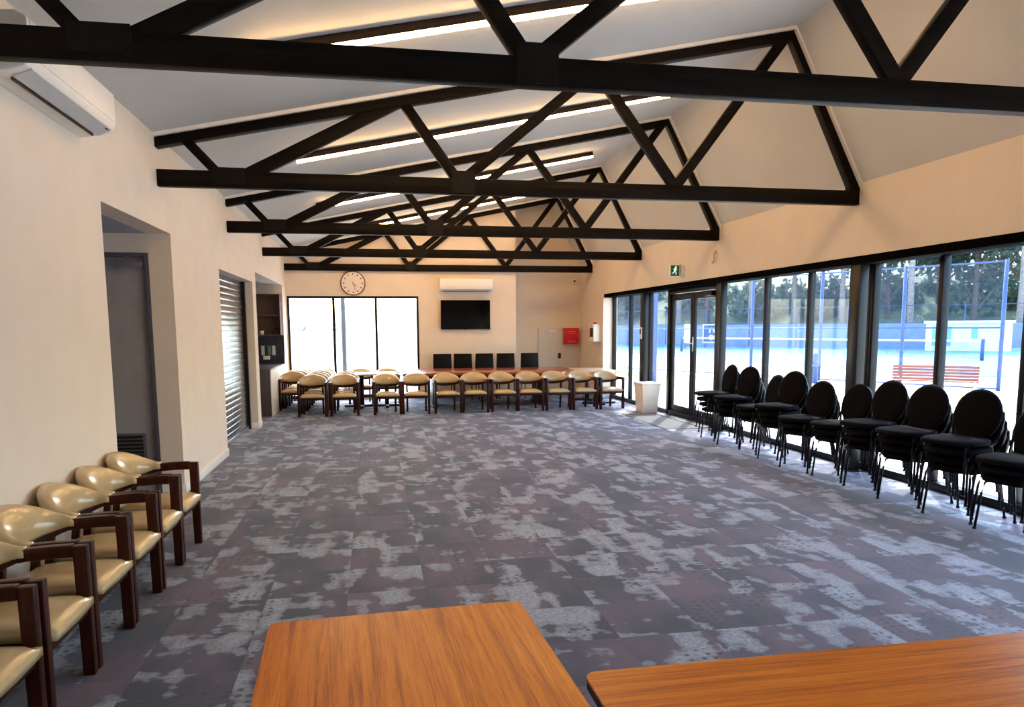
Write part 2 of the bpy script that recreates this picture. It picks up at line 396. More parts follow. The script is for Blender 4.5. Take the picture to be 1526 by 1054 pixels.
# kitchen nook
KX = -4.4
w = MB(); w.bb(KX-.1, KX, SHU[1], 18.2, 0, 2.69); w.bb(KX, XL-T, SHU[1]+.02, KIT[0], 0, 2.69); w.bb(KX, XL-T, 17.62, 17.75, 0, 2.69)
struct(w.build('wall_kitchen', M['wall']))
struct(MB().bb(KX-.1, XL-T, SHU[1], 18.2, 2.69, 2.79).build('ceiling_kitchen', M['ceiling']))
sp = struct(MB().bb(KX, XL-.004, 17.60, 17.62, .925, 1.56).build('trim_1', M['tiles']))
acc = MB(); acc.bb(-2.47, -2.40, 17.592, 17.605, 1.12, 1.33); acc.bb(-2.235, -2.165, 17.592, 17.605, 1.12, 1.33); acc.build('white_tiles', M['tile_white'], sp)
MB().bb(-2.33, -2.26, 17.592, 17.605, 1.12, 1.33).build('green_tile', M['tile_green'], sp)
o = thing('wall_shelf_unit', 'open brown shelf unit above the navy tiles in the kitchen nook', 'shelf', (0, 17.315, 1.56))
for (x0, x1, z0, z1, nm) in ((-3.6, -2.0, 0, .022, 'bottom_board'), (-3.6, -2.0, .435, .457, 'shelf_board'), (-3.6, -2.0, .90, .92, 'top_board')):
    MB().bb(x0, x1, 0, .30, z0, z1).build(nm, M['cabinet_brown'], o, .002)
MB().bb(-3.6, -2.0, .29, .305, 0, .92).build('back_board', M['cabinet_brown'], o)
for x in (-3.6, -2.02): MB().bb(x, x+.02, 0, .30, 0, .92).build('side_board', M['cabinet_brown'], o, .002)
o = thing('cup', 'small white cup with a dark lid on the bottom shelf in the kitchen nook', 'cup', (-2.42, 17.43, 1.582))
MB().cyl((0, 0, .045), .04, .09, 20, r2=.046).build('body', M['white_plastic'], o)
MB().cyl((0, 0, .105), .047, .03, 20, r2=.03).build('lid', M['ink'], o)
o = thing('jar', 'dark squat jar at the right end of the bottom kitchen shelf', 'jar', (-2.10, 17.45, 1.582))
MB().cyl((0, 0, .06), .055, .12, 20).build('body', M['ink'], o); MB().cyl((0, 0, .135), .05, .03, 20).build('lid', M['rubber'], o)
o = thing('power_outlet', 'white double power point on the navy splashback tiles', 'power outlet', (-2.36, 17.60, 1.06))
MB().bb(-.075, .075, -.012, 0, -.04, .04).build('plate', M['white_plastic'], o, .003)
s = MB()
for x in (-.035, .035): s.bb(x-.012, x+.012, -.016, -.011, .012, .028)
s.build('switch', M['grey_plastic'], o)
o = thing('kitchen_counter', 'kitchen counter with charcoal top, dark end and white side in the nook', 'counter', (0, 0, 0))
MB().bb(-2.62, -1.975, 15.10, 15.13, 0, .885).build('end_panel', M['counter_dark'], o, .003)
MB().bb(-1.975, -1.955, 15.10, 17.597, 0, .90).build('side_panel', M['white_plastic'], o, .002)
MB().bb(-2.60, -1.976, 15.131, 17.597, .0, .884).build('carcass', M['counter_dark'], o)
MB().bb(-2.64, -1.976, 15.085, 17.598, .886, .925).build('benchtop', M['counter_top'], o, .004)
o = thing('downlight', 'round recessed downlight in the kitchen nook ceiling', 'downlight', (-2.26, 15.3, 2.69))
MB().cyl((0, 0, -.008), .10, .016, 28).build('trim_ring', M['white_plastic'], o); MB().cyl((0, 0, -.019), .075, .006, 24).build('lens', M['downlight'], o)

# far wall (gable) with the wide window, and the recessed end at its right
WX0, WX1, WZ0, WZ1 = -1.947, 1.120, .04, 2.475
w = MB()
def zc(x): return (zl(x) if x < AX else zr(x))+.1
w.prism([(XL-T, 0), (WX0, 0), (WX0, zc(WX0)), (XL-T, zc(XL-T))], YF, YF+.2)
w.prism([(WX0, WZ1), (WX1, WZ1), (WX1, zc(WX1)), (WX0, zc(WX0))], YF, YF+.2)
w.prism([(WX0, 0), (WX1, 0), (WX1, WZ0), (WX0, WZ0)], YF, YF+.2)
w.prism([(WX1, 0), (3.52, 0), (3.52, zc(3.52)), (WX1, zc(WX1))], YF, YF+.2)
w.bb(3.42, 3.52, YF+.2, YB, 0, zl(3.42)+.1)
w.prism([(3.42, 0), (XR+.3, 0), (XR+.3, 3.2), (AX, AZ+.1), (3.42, zc(3.42))], YB, YB+.2)
struct(w.build('wall_far', M['wall']))
b = MB(); b.bb(WX1, 3.52, YF-.014, YF, 0, .1); b.bb(3.52, XR, YB-.014, YB, 0, .1)
struct(b.build('baseboard_far', M['skirting'], bevel=.003))
def window_y(name, y, xs, z0, z1, muls, fw=.05, dep=.1):   # a window in a wall facing y
    o = sthing(name); f = MB(); x0, x1 = xs
    f.bb(x0, x0+fw, y, y+dep, z0, z1); f.bb(x1-fw, x1, y, y+dep, z0, z1); f.bb(x0+fw, x1-fw, y, y+dep, z1-fw, z1); f.bb(x0+fw, x1-fw, y, y+dep, z0, z0+fw+.03)
    f.build('frame', M['frame'], o, .003)
    for m in muls: MB().bb(m-.03, m+.03, y, y+dep, z0+fw, z1-fw).build('mullion', M['frame'], o, .003)
    ed = [x0+fw]+sum([[m-.03, m+.03] for m in muls], [])+[x1-fw]
    for i in range(0, len(ed), 2): MB().bb(ed[i], ed[i+1], y+dep*.5-.004, y+dep*.5+.004, z0+fw+.03, z1-fw).build('pane', M['glass'], o)
    return o
window_y('window_1', YF+.02, (WX0, WX1), WZ0, WZ1, (-.885, .105))

# right wall: plaster above the glazing, solid pier at the far end
w = MB(); LZ = 2.49
w.bb(XR, XR+.35, Y0, 17.26, LZ, 3.30); w.bb(XR, XR+.35, 17.26, YB+.2, 0, 3.30)
struct(w.build('wall_right', M['wall']))
w = MB(); w.prism([(XL-T, 0), (XR+.3, 0), (XR+.3, 3.2), (AX, AZ+.1), (XL-T, zc(XL))], Y0-.2, Y0)
struct(w.build('wall_back', M['wall']))
FX0, FX1 = 5.69, 5.775; HZ = 2.405
struct(MB().bb(XR+.012, FX1, Y0, 17.26, HZ, LZ).build('trim_2', simple('matt_black_lintel', srgb(9, 9, 11), .95, 0, .02), bevel=.004))
struct(MB().bb(FX0-.02, FX1+.02, Y0, 17.26, 0, .085).build('trim_3', M['frame'], bevel=.004))
def window_x(name, ys, muls):
    o = sthing(name); y0, y1 = ys; f = MB()
    for a in (y0, y1-.06): f.bb(FX0, FX1, a, a+.06, .085, HZ)
    f.build('frame', M['frame'], o, .004)
    for m in muls: MB().bb(FX0, FX1, m-.032, m+.032, .085, HZ).build('mullion', M['frame'], o, .004)
    ed = [y0+.06]+sum([[m-.032, m+.032] for m in muls], [])+[y1-.06]
    for i in range(0, len(ed), 2): MB().bb(XG-.004, XG+.004, ed[i], ed[i+1], .085, HZ).build('pane', M['glass'], o)
    return o
window_x('window_2', (14.87, 17.26), (16.07,))
window_x('window_3', (13.80, 14.87), ())
window_x('window_4', (7.80, 11.62), (9.06, 10.18))
window_x('window_5', (4.33, 7.80), (6.72, 5.68))
window_x('window_6', (.86, 4.33), (2.0, 3.15))
window_x('window_7', (Y0, .86), (-.4,))
for ty, lab in ((4.287, 'dark steel column at the right frame edge, nearest the camera'), (7.757, 'dark steel column midway along the right hand windows'), (11.226, 'dark steel column beside the glass entry doors, near side'), (14.696, 'dark steel column beyond the glass entry doors')):
    o = thing('steel_column', lab, 'column', (0, ty, 0), group='window wall columns')
    MB().bb(5.50, 5.61, -.02, .17, 0, HZ).build('post', M['column'], o, .006)
    MB().bb(5.46, 5.655, -.06, .23, 0, .012).build('base_plate', M['column'], o)
# glass double doors
d = sthing('door_2'); f = MB()
for a in (11.62, 13.70): f.bb(FX0-.02, FX1+.02, a, a+.10, 0, HZ)
f.bb(FX0-.02, FX1+.02, 11.72, 13.70, 2.33, HZ); f.build('door_frame', M['frame'], d, .004)
for k, (a, c) in enumerate(((11.73, 12.71), (12.72, 13.69))):
    f = MB(); s = .085
    f.bb(5.70, 5.75, a, a+s, .09, 2.32); f.bb(5.70, 5.75, c-s, c, .09, 2.32); f.bb(5.70, 5.75, a+s, c-s, 2.2, 2.32); f.bb(5.70, 5.75, a+s, c-s, .09, .21)
    lf = f.build('door_leaf', M['frame'], d, .004)
    MB().bb(5.721, 5.729, a+s, c-s, .21, 2.2).build('pane', M['glass'], lf)
    if k == 0:
        h = MB(); h.bb(5.685, 5.70, c-.065, c-.025, 1.26, 1.52).build('handle_plate', M['alu'], lf, .003)
        MB().tube([(5.695, c-.045, 1.40), (5.64, c-.045, 1.40), (5.63, c-.06, 1.40), (5.63, c-.19, 1.405)], .011).build('lever_handle', M['alu'], lf)
        q = MB(); q.bb(5.64, 5.70, a+.12, a+.42, 2.225, 2.29); q.build('door_closer', M['frame'], lf, .006)
        MB().tube([(5.66, a+.3, 2.30), (5.60, a+.16, 2.32), (5.66, a+.03, 2.335)], .010).build('closer_arm', M['alu'], lf)
    else:
        MB().tube([(5.695, a+.045, 1.40), (5.64, a+.045, 1.40), (5.63, a+.06, 1.40), (5.63, a+.19, 1.405)], .011).build('lever_handle', M['alu'], lf)
struct(MB().bb(5.44, 5.84, 11.62, 13.80, .0, .012).build('trim_4', M['frame']))

# ------------------------------------------------------------------ roof trusses
TL = ['nearest dark timber roof truss crossing the top of the picture', 'second dark timber roof truss, the first with its whole right end in view', 'third dark timber roof truss, near the exit sign', 'fourth dark timber roof truss, one bay before the far wall', 'last dark timber roof truss, tight against the far wall above the clock']
def make_truss():
    t = thing('roof_truss', TL[0], 'roof truss', (0, 0, 0), group='dark timber roof trusses')
    MB().bb(XL, XR, 0, .09, ZB, ZT).build('bottom_chord', M['timber'], t, .006)
    # top chords
    q = MB(); h = .095
    q.prism([(XL, zl(XL)), (AX, AZ), (AX-.02, AZ-h*1.15), (XL, zl(XL)-h)], -.01, .11); q.build('top_chord', M['timber'], t, .006)
    q = MB(); q.prism([(AX, AZ), (XR, zr(XR)), (XR, ZT-.01), (XR-.125, ZT-.01), (XR-.125, zr(XR)+.02), (AX-.02, AZ-.11)], 0, .10); q.build('rafter', M['timber'], t, .005)
    for (p0, p1, wd) in (((-1.70, 3.50), (-1.375, 3.15), .09), ((-1.28, 3.12), (.42, 4.00), .125), ((.36, 3.95), (.93, 3.16), .10), ((.90, 3.16), (2.40, 4.385), .105), ((2.36, 4.37), (3.28, 3.17), .105), ((3.22, 3.15), (4.50, 4.82), .105)):
        q = MB(); q.bar2(p0, p1, wd, .008, .085); q.build('web_brace', M['timber'], t, .005)
    for (x0, x1, z0, z1) in ((-1.47, -1.17, 3.10, 3.25), (.84, 1.08, 3.07, 3.29)):
        MB().bb(x0, x1, -.004, .0, z0, z1).build('nail_plate', M['plate'], t)
    return t
proto = make_truss()
for i, y in enumerate(TY):
    t = proto if i == 0 else copy_tree(proto)
    t.location = (0, y, 0); t['label'] = TL[i]

bd = MB()
for y in TY:
    bd.prism([(XL, zl(XL)+CE), (AX, AZ+CE), (AX, AZ-.005), (XL, zl(XL)-.005)], y-.05, y-.012); bd.prism([(AX, AZ+CE), (XR, zr(XR)+CE+.02), (XR, zr(XR)-.012), (AX, AZ-.012)], y-.05, y-.002)
struct(bd.build('trim_5', M['skirting']))
# light battens on the long slope
LL = ['long lit batten on the ceiling between the nearest and second trusses', 'long lit batten on the ceiling between the second and third trusses', 'lit batten on the ceiling between the third and fourth trusses', 'lit batten on the ceiling between the fourth and last trusses']
ang = math.atan(SL); Lb = 4.85
def make_batten():
    t = thing('linear_light', LL[0], 'ceiling light', group='linear ceiling lights')
    MB().bb(0, Lb, -.04, .04, -.07, 0).build('housing', M['light_body'], t, .004)
    MB().prism([(-.037, -.0705), (.037, -.0705), (.014, -.098), (-.014, -.098)], .01, Lb-.01, 'x').build('diffuser', M['diffuser'], t)
    return t
proto = make_batten()
for i, y in enumerate((6.06, 9.53, 13.02, 16.50)):
    t = proto if i == 0 else copy_tree(proto)
    t.location = (-.86, y, zl(-.86)+CE-.002); t.rotation_euler = (0, -ang, 0); t['label'] = LL[i]

# ------------------------------------------------------------------ air conditioners
def aircon(name_label, loc, rz, L, big=True):
    t = thing('air_conditioner', name_label, 'air conditioner', loc, rz, 'wall split air conditioners')
    # local: back at y=0 (wall), front at -y, width along x
    h, dp = .31, .24
    prof = [(0, .30), (-dp*.75, .31), (-dp, .28), (-dp, .08), (-dp*.90, .03), (-dp*.55, 0), (0, -.02)]
    q = MB(); q.prism(prof, -L/2, L/2, 'x'); q.build('body', M['white_plastic'], t, .012, 3)
    MB().bb(-L/2+.03, L/2-.03, -dp-.004, -dp+.01, .085, .275).build('front_panel', M['white_plastic'], t, .004)
    q = MB(); q.add([(-L/2+.06, -dp*.93, .035), (L/2-.06, -dp*.93, .035), (L/2-.06, -dp*.55, -.006), (-L/2+.06, -dp*.55, -.006), (-L/2+.06, -dp*.93, .027), (L/2-.06, -dp*.93, .027), (L/2-.06, -dp*.55, -.014), (-L/2+.06, -dp*.55, -.014)],
                    [(0, 1, 2, 3), (4, 5, 6, 7), (0, 1, 5, 4), (2, 3, 7, 6), (1, 2, 6, 5), (0, 3, 7, 4)]); q.build('air_flap', M['grey_plastic'], t)
    MB().bb(-L/2+.08, L/2-.10, -dp*.50, -dp*.46, -.024, -.008).build('outlet_slot', M['dark_slot'], t)
    q = MB()
    for k in range(3): q.bb(L/2-.14+k*.02, L/2-.13+k*.02, -dp*.90, -dp*.86, .018, .024)
    q.build('indicator_lights', M['dark_slot'], t)
    return t
aircon('large white air conditioner high on the left wall by the nearest truss', (XL, 5.17, 3.055), radians(90), 1.36)
aircon('white air conditioner on the far wall above the television', (2.264, YF, 2.60), 0, 1.28)

# ------------------------------------------------------------------ far wall things
o = thing('wall_clock', 'large round cream wall clock with a thin brown rim above the far window', 'clock', (-.415, YF, 2.775))
MB().cyl((0, -.02, 0), .272, .04, 48, 'y').build('face', M['clock_face'], o)
rg = MB(); n = 48; rings = []
for i in range(n+1):
    a = 2*pi*i/n; rings.append([Vector(((.278+.014*cos(b))*cos(a), -.035+.014*sin(b), (.278+.014*cos(b))*sin(a))) for b in [k*pi/4 for k in range(8)]])
rg.sweep(None, rings, True, False); rg.build('rim', M['clock_rim'], o)
for k in range(12):
    a = k*pi/6; MB().box((.215*sin(a), -.042, .215*cos(a)), (.022, .004, .038), Matrix.Rotation(a, 3, 'Y')).build('hour_mark', M['ink'], o)
MB().box((.05*sin(2.3), -.044, .05*cos(2.3)), (.012, .004, .14), Matrix.Rotation(2.3, 3, 'Y')).build('hour_hand', M['clock_rim'], o)
MB().box((.08*sin(2.85), -.048, .08*cos(2.85)), (.008, .004, .22), Matrix.Rotation(2.85, 3, 'Y')).build('minute_hand', M['clock_rim'], o)
o = thing('television', 'black flat screen television on the far wall under the air conditioner', 'television', (2.254, YF-.003, 2.025))
MB().bb(-.605, .605, -.085, -.04, -.355, .355).build('casing', M['frame'], o, .006); MB().bb(-.59, .59, -.088, -.085, -.338, .342).build('screen', M['screen'], o)
MB().bb(-.2, .2, -.04, 0, -.15, .15).build('wall_bracket', M['frame'], o); MB().bb(-.03, .03, -.08, -.05, -.364, -.353).build('sensor', M['rubber'], o)
o = thing('switch_cabinet', 'tall pale grey flush cabinet in the right hand wall recess behind the table', 'cabinet', (4.80, YB, 0))
MB().bb(-.49, .60, -.05, 0, .05, 1.695).build('door_panel', M['panel_grey'], o, .004); MB().bb(-.20, -.02, -.054, -.05, 1.60, 1.645).build('label_strip', M['white_plastic'], o)
MB().bb(.045, .115, -.075, -.05, .89, 1.03).build('handle', M['rubber'], o, .008)
o = thing('fire_alarm_box', 'bright red metal box on the wall at the right of the grey cabinet', 'alarm box', (5.185, YB-.05, 1.475))
MB().bb(-.21, .20, -.12, 0, -.215, .215).build('case', M['red'], o, .006)
rg = MB(); rg.bb(-.16, .17, -.128, -.12, -.17, .17); dr = rg.build('door', M['red'], o, .004)
q = MB(); q.bb(-.10, .10, -.131, -.127, .12, .135); q.bb(-.10, .10, -.131, -.127, .07, .08); q.bb(-.10, .10, -.131, -.127, -.155, -.14); q.build('printed_lines', simple('pink_print', srgb(240, 150, 150), .5), dr)
MB().bb(.14, .16, -.14, -.128, -.03, .03).build('latch', M['alu'], dr, .002)
o = thing('defibrillator_cabinet', 'white box with dark window and red beacon on the right wall corner', 'wall box', (XR, 17.60, 1.36))
MB().bb(-.19, 0, -.19, .20, 0, .42).build('case', M['white_plastic'], o, .008); MB().bb(-.196, -.19, -.13, .14, .11, .33).build('window', M['screen'], o, .002)
MB().cyl((-.10, 0, .445), .045, .05, 20, r2=.03).build('beacon', M['red'], o)
MB().bb(-.193, -.189, -.02, .03, .355, .39).build('lock', M['ink'], o)
o = thing('security_camera', 'small security camera high on the recess wall by the last truss', 'camera', (5.30, YB, 2.93))
MB().bb(-.05, .05, -.03, 0, -.05, .05).build('mount', M['white_plastic'], o, .006); MB().tube([(0, -.03, 0), (-.02, -.12, -.01), (-.05, -.20, -.02)], [.03, .034, .034], 14).build('barrel', M['white_plastic'], o)
MB().tube([(-.05, -.20, -.02), (-.056, -.215, -.022)], .028, 14).build('lens', M['rubber'], o)
# exit sign on the right wall
o = thing('exit_sign', 'green running man exit sign on a bracket above the glass doors', 'exit sign', (XR, 12.62, 2.69))
MB().bb(-.25, -.07, -.03, .03, -.10, .10).build('sign_box', M['white_plastic'], o, .006)
fc = MB().bb(-.245, -.085, -.034, -.03, -.093, .093).build('sign_face', M['sign_green'], o)
q = MB(); q.cyl((-.150, -.0365, .060), .016, .004, 14, 'y')
def limb(p0, p1, wd): q.bar2(p0, p1, wd, -.0385, -.0345)
limb((-.155, .045), (-.172, -.005), .032); limb((-.158, .038), (-.130, .012), .012); limb((-.160, .036), (-.195, .022), .012)
limb((-.172, -.005), (-.145, -.035), .016); limb((-.145, -.035), (-.150, -.070), .013); limb((-.172, -.005), (-.195, -.040), .016); limb((-.195, -.040), (-.222, -.045), .012)
q.build('running_man', M['sign_lit'], fc)
MB().bb(-.045, 0, -.06, .06, -.11, .10).build('wall_box', M['white_plastic'], o, .006); MB().bb(-.075, -.04, -.012, .012, -.10, .115).build('bracket', M['grey_plastic'], o, .003)
o = thing('wall_sensor', 'small cream hook shaped sensor on the plaster above the glass doors', 'sensor', (XR, 11.33, 2.80))
MB().tube([(0, 0, .09), (-.03, 0, .085), (-.035, 0, .03), (-.035, 0, -.05), (-.045, .03, -.075), (-.05, .06, -.055)], .016, 10).build('body', M['cream'], o); MB().bb(-.012, 0, -.03, .03, .06, .12).build('base', M['cream'], o, .004)
# bin and mat
o = thing('rubbish_bin', 'tall cream plastic bin beside the glass doors', 'bin', (5.40, 14.15, 0))
q = MB(); q.add([(-.15, -.20, 0), (.15, -.20, 0), (.15, .20, 0), (-.15, .20, 0), (-.19, -.25, .56), (.19, -.25, .56), (.19, .25, .56), (-.19, .25, .56)], [(0, 1, 2, 3), (4, 5, 6, 7), (0, 1, 5, 4), (1, 2, 6, 5), (2, 3, 7, 6), (3, 0, 4, 7)]); q.build('body', M['bin'], o, .012)
MB().bb(-.20, .20, -.26, .26, .555, .60).build('lid', M['bin'], o, .012)
tag(MB().bb(4.78, 5.42, 11.62, 13.88, 0, .008).build('entrance_mat', M['mat']), 'plain grey entrance mat on the carpet inside the glass doors', 'mat')

# ------------------------------------------------------------------ tables
def round_rect(x0, x1, y0, y1, r, n=5):
    pts = []
    for cx, cy, a0 in ((x1-r, y1-r, 0), (x0+r, y1-r, pi/2), (x0+r, y0+r, pi), (x1-r, y0+r, 3*pi/2)):
        for i in range(n+1):
            a = a0+i*pi/2/n; pts.append((cx+r*cos(a), cy+r*sin(a)))
    return pts
def rect_table(label, loc, rz, wx, wy, h, mat, leg):
    t = thing('folding_table', label, 'table', loc, rz, 'orange wood tables in front of the camera')
    MB().prism(round_rect(-wx/2, wx/2, -wy/2, wy/2, .035), h-.008, h, 'z').build('tabletop', mat, t)
    MB().prism(round_rect(-wx/2+.001, wx/2-.001, -wy/2+.001, wy/2-.001, .034), h-.034, h-.0085, 'z').build('edge_band', M['table_edge'], t)
    f = MB(); ix, iy = wx/2-.07, wy/2-.07
    f.bb(-ix, ix, -iy, -iy+.03, h-.075, h-.0345); f.bb(-ix, ix, iy-.03, iy, h-.075, h-.0345); f.bb(-ix, -ix+.03, -iy+.03, iy-.03, h-.075, h-.0345); f.bb(ix-.03, ix, -iy+.03, iy-.03, h-.075, h-.0345)
    f.build('under_frame', M['chair_metal'], t)
    for sx in (-1, 1):
        for sy in (-1, 1):
            l = MB().bb(sx*ix-.02*(sx > 0)*2, sx*ix+.02*(sx < 0)*2, sy*iy-.04*(sy > 0), sy*iy+.04*(sy < 0), .012, h-.075).build('leg', M['chair_metal'], t, .003)
            MB().cyl((sx*(ix-.02), sy*(iy-.02), .006), .022, .012, 14).build('rubber_foot', M['rubber'], l)
    return t
rect_table('orange wood grain table end on at the bottom centre of the picture', (.105, 1.575, 0), radians(2.6), .845, 1.80, .74, M['table_long'], 0)
rect_table('orange wood grain table set crosswise at the bottom right corner', (1.455, 1.485, 0), radians(-.2), 1.80, .85, .74, M['table_cross'], 0)

def pedestal(t, x, y, h, r=.38, mat=None):
    mat = mat or M['pedestal']
    p = MB().cyl((x, y, h/2), .045, h-.05, 16).build('pedestal', mat, t)
    q = MB(); q.box((x, y, .035), (2*r, .07, .05)); q.box((x, y, .036), (.07, 2*r, .05)); q.build('cross_foot', mat, p, .008)
# long meeting table: boat ended
t = thing('meeting_table', 'long red brown wooden meeting table behind the row of tan chairs', 'table', (0, 0, 0))
top = [(.60, 15.62), (4.02, 15.62), (4.42, 16.3), (4.50, 17.45), (.95, 17.45)]
MB().prism(top, .70, .765, 'z').build('tabletop', M['table_red'], t, .008)
q = MB(); q.prism([(.75, 15.75), (3.95, 15.75), (4.2, 17.2), (1.05, 17.2)], .64, .699, 'z'); q.build('under_frame', M['pedestal'], t)
for x in (1.3, 2.5, 3.7):
    p = MB().bb(x-.05, x+.05, 16.0, 17.0, .05, .64).build('slab_leg', M['pedestal'], t, .004); MB().bb(x-.06, x+.06, 15.85, 17.15, 0, .05).build('foot', M['pedestal'], p, .006)
t = thing('side_table', 'lower wooden pedestal table by the far right window, at the end of the meeting table', 'table', (4.94, 16.35, 0))
MB().prism(round_rect(-.42, .42, -.85, .85, .06), .715, .745, 'z').build('tabletop', M['table_pale'], t, .004)
pedestal(t, 0, -.45, .715); pedestal(t, 0, .45, .715)
t = thing('cafe_table', 'pale pedestal table by the far window, left of the meeting table', 'table', (.0, 16.45, 0))
MB().prism(round_rect(-.58, .5, -.45, .45, .05), .715, .745, 'z').build('tabletop', M['table_pale'], t, .004)
pedestal(t, -.25, .0, .715); pedestal(t, .28, .0, .715)

# ------------------------------------------------------------------ tan tub armchair (front at -y)
def make_tub():
    t = thing('tub_armchair', '', 'armchair')
    W = .256
    for s in (-1, 1):
        q = MB(); x = s*W
        q.add([(x-.025, -.264, 0), (x+.025, -.264, 0), (x+.025, -.208, 0), (x-.025, -.208, 0), (x-.025, -.265, .66), (x+.025, -.265, .66), (x+.025, -.200, .66), (x-.025, -.200, .66)],
              [(0, 1, 2, 3), (4, 5, 6, 7), (0, 1, 5, 4), (1, 2, 6, 5), (2, 3, 7, 6), (3, 0, 4, 7)]); q.build('front_leg', M['chair_wood'], t, .006)
        q = MB(); q.rect_sweep([(x, -.20, .635), (x, -.10, .634), (x, 0, .628), (x*.995, .05, .622)], .05, .062); q.build('arm', M['chair_wood'], t, .006)
        q = MB(); bx = s*.19
        q.add([(bx-.02, .235, 0), (bx+.02, .235, 0), (bx+.02, .275, 0), (bx-.02, .275, 0), (bx-.02, .165, .59), (bx+.02, .165, .59), (bx+.02, .205, .59), (bx-.02, .205, .59)],
              [(0, 1, 2, 3), (4, 5, 6, 7), (0, 1, 5, 4), (1, 2, 6, 5), (2, 3, 7, 6), (3, 0, 4, 7)]); q.build('rear_leg', M['chair_wood'], t, .005)
        q = MB(); q.rect_sweep([(s*.235, -.21, .345), (s*.195, .21, .345)], .022, .04); q.build('side_rail', M['chair_wood'], t, .003)
    path = []
    for i in range(17):
        a = pi*i/16; path.append((W*cos(a), .05+.185*sin(a), .624-.070*sin(a)))
    MB().rect_sweep(path, .05, .066).build('back_rail', M['chair_wood'], t, .004)
    # wrapped leather pad
    rings = []; n = 28
    for i in range(n+1):
        u = i/n; a = pi*(u*1.10-.05); e = sin(pi*min(1, max(0, u)))
        if a < 0: px, py, tx, ty = W, .05+a*.25, 0, 1
        elif a > pi: px, py, tx, ty = -W, .05-(a-pi)*.25, 0, -1
        else: px, py = W*cos(a), .05+.18*sin(a)
        ca, sa = cos(a), sin(a); nx, ny = (ca, sa) if 0 <= a <= pi else ((1, 0) if a < 0 else (-1, 0))
        e2 = e**1.6
        zt = .668+.128*e2; zb_ = .602-.026*e2; th = .030+.026*e2
        zc_ = (zt+zb_)/2; hh = (zt-zb_)/2; out = .012+.010*e2
        ring = []
        for k in range(14):
            b = 2*pi*k/14; cz, cx_ = sin(b), cos(b)
            tilt = .05*e2*cz
            ring.append(Vector((px+nx*(cx_*th+out*0+tilt), py+ny*(cx_*th+tilt), zc_+hh*cz)))
        rings.append(ring)
    MB().sweep(None, rings).build('backrest', M['tan'], t)
    # seat cushion, crowned
    q = MB(); nx_, ny_ = 10, 10; vs = []; fs = []
    def prof(u): return min(1, (1-abs(u)**5))
    for j in range(ny_+1):
        for i in range(nx_+1):
            u, v = i/nx_*2-1, j/ny_*2-1
            wx = .238-.04*(v*.5+.5); uu = u*(1-.03*v*v) ; vv = v*(1-.03*u*u)
            z = .405+.040*sqrt(max(0, 1-abs(u)**4))*sqrt(max(0, 1-abs(v)**4))+.006*(1-u*u)*(1-v*v)
            vs.append((uu*wx, -.045+vv*.245, z))
    m = len(vs)
    for j in range(ny_+1):
        for i in range(nx_+1):
            x, y, z = vs[j*(nx_+1)+i]; vs.append((x, y, .372))
    k = nx_+1
    for j in range(ny_):
        for i in range(nx_):
            fs.append((j*k+i, j*k+i+1, (j+1)*k+i+1, (j+1)*k+i)); fs.append((m+j*k+i, m+(j+1)*k+i, m+(j+1)*k+i+1, m+j*k+i+1))
    for i in range(nx_): fs += [(i, m+i, m+i+1, i+1), (ny_*k+i, ny_*k+i+1, m+ny_*k+i+1, m+ny_*k+i)]
    for j in range(ny_): fs += [(j*k, (j+1)*k, m+(j+1)*k, m+j*k), (j*k+nx_, m+j*k+nx_, m+(j+1)*k+nx_, (j+1)*k+nx_)]
    q.add(vs, fs, True); q.build('seat', M['tan'], t)
    q = MB(); q.bb(-.222, .222, -.255, -.228, .320, .371); q.bb(-.19, .19, .165, .19, .320, .371)
    for s in (-1, 1): q.add([(s*.222, -.228, .32), (s*.20, -.228, .32), (s*.17, .165, .32), (s*.192, .165, .32), (s*.222, -.228, .371), (s*.20, -.228, .371), (s*.17, .165, .371), (s*.192, .165, .371)], [(0, 1, 2, 3), (4, 5, 6, 7), (0, 1, 5, 4), (1, 2, 6, 5), (2, 3, 7, 6), (3, 0, 4, 7)])
    q.build('seat_frame', M['chair_wood'], t, .003)
    return t
tub0 = make_tub(); used = [False]
def tub(x, y, rz, label, group):
    t = tub0 if not used[0] else copy_tree(tub0); used[0] = True
    t.location = (x, y, 0); t.rotation_euler = (0, 0, rz); t['label'] = label; t['group'] = group; return t
ordn = ['first', 'second', 'third', 'fourth', 'fifth', 'sixth', 'seventh', 'eighth', 'ninth']
for i, y in enumerate((5.92, 5.345, 4.77, 4.185, 3.595, 3.01)):
    lab = ['tan tub armchair against the left wall, first beside the corridor opening', 'tan tub armchair against the left wall, second from the corridor opening', 'tan tub armchair against the left wall, third from the corridor opening', 'tan tub armchair against the left wall, fourth from the corridor opening', 'tan tub armchair against the left wall, fifth from the corridor opening', 'tan tub armchair in the bottom left corner of the picture, nearest the camera'][i]
    tub(-1.655, y, radians(90)+radians((-1, .8, 0, -1.2, 1, 0)[i]), lab, 'tan armchairs along the left wall')
row = [(.255, 15.10, 3), (.845, 15.09, -4), (1.46, 15.09, 2), (2.03, 15.10, -2), (2.61, 15.12, 3), (3.175, 15.12, -2), (3.745, 15.12, 4), (4.31, 15.12, 5), (4.885, 15.13, 7)]
for i, (x, y, a) in enumerate(row):
    lab = ('tan tub armchair before the meeting table, %s in its row from the left' % ordn[i]) if 1 <= i < 8 else ('tan tub armchair in front of the pale pedestal table by the far window' if i == 0 else 'tan tub armchair at the right end of the row by the bin and window')
    tub(x, y, radians(a), lab, 'tan armchairs in front of the tables')
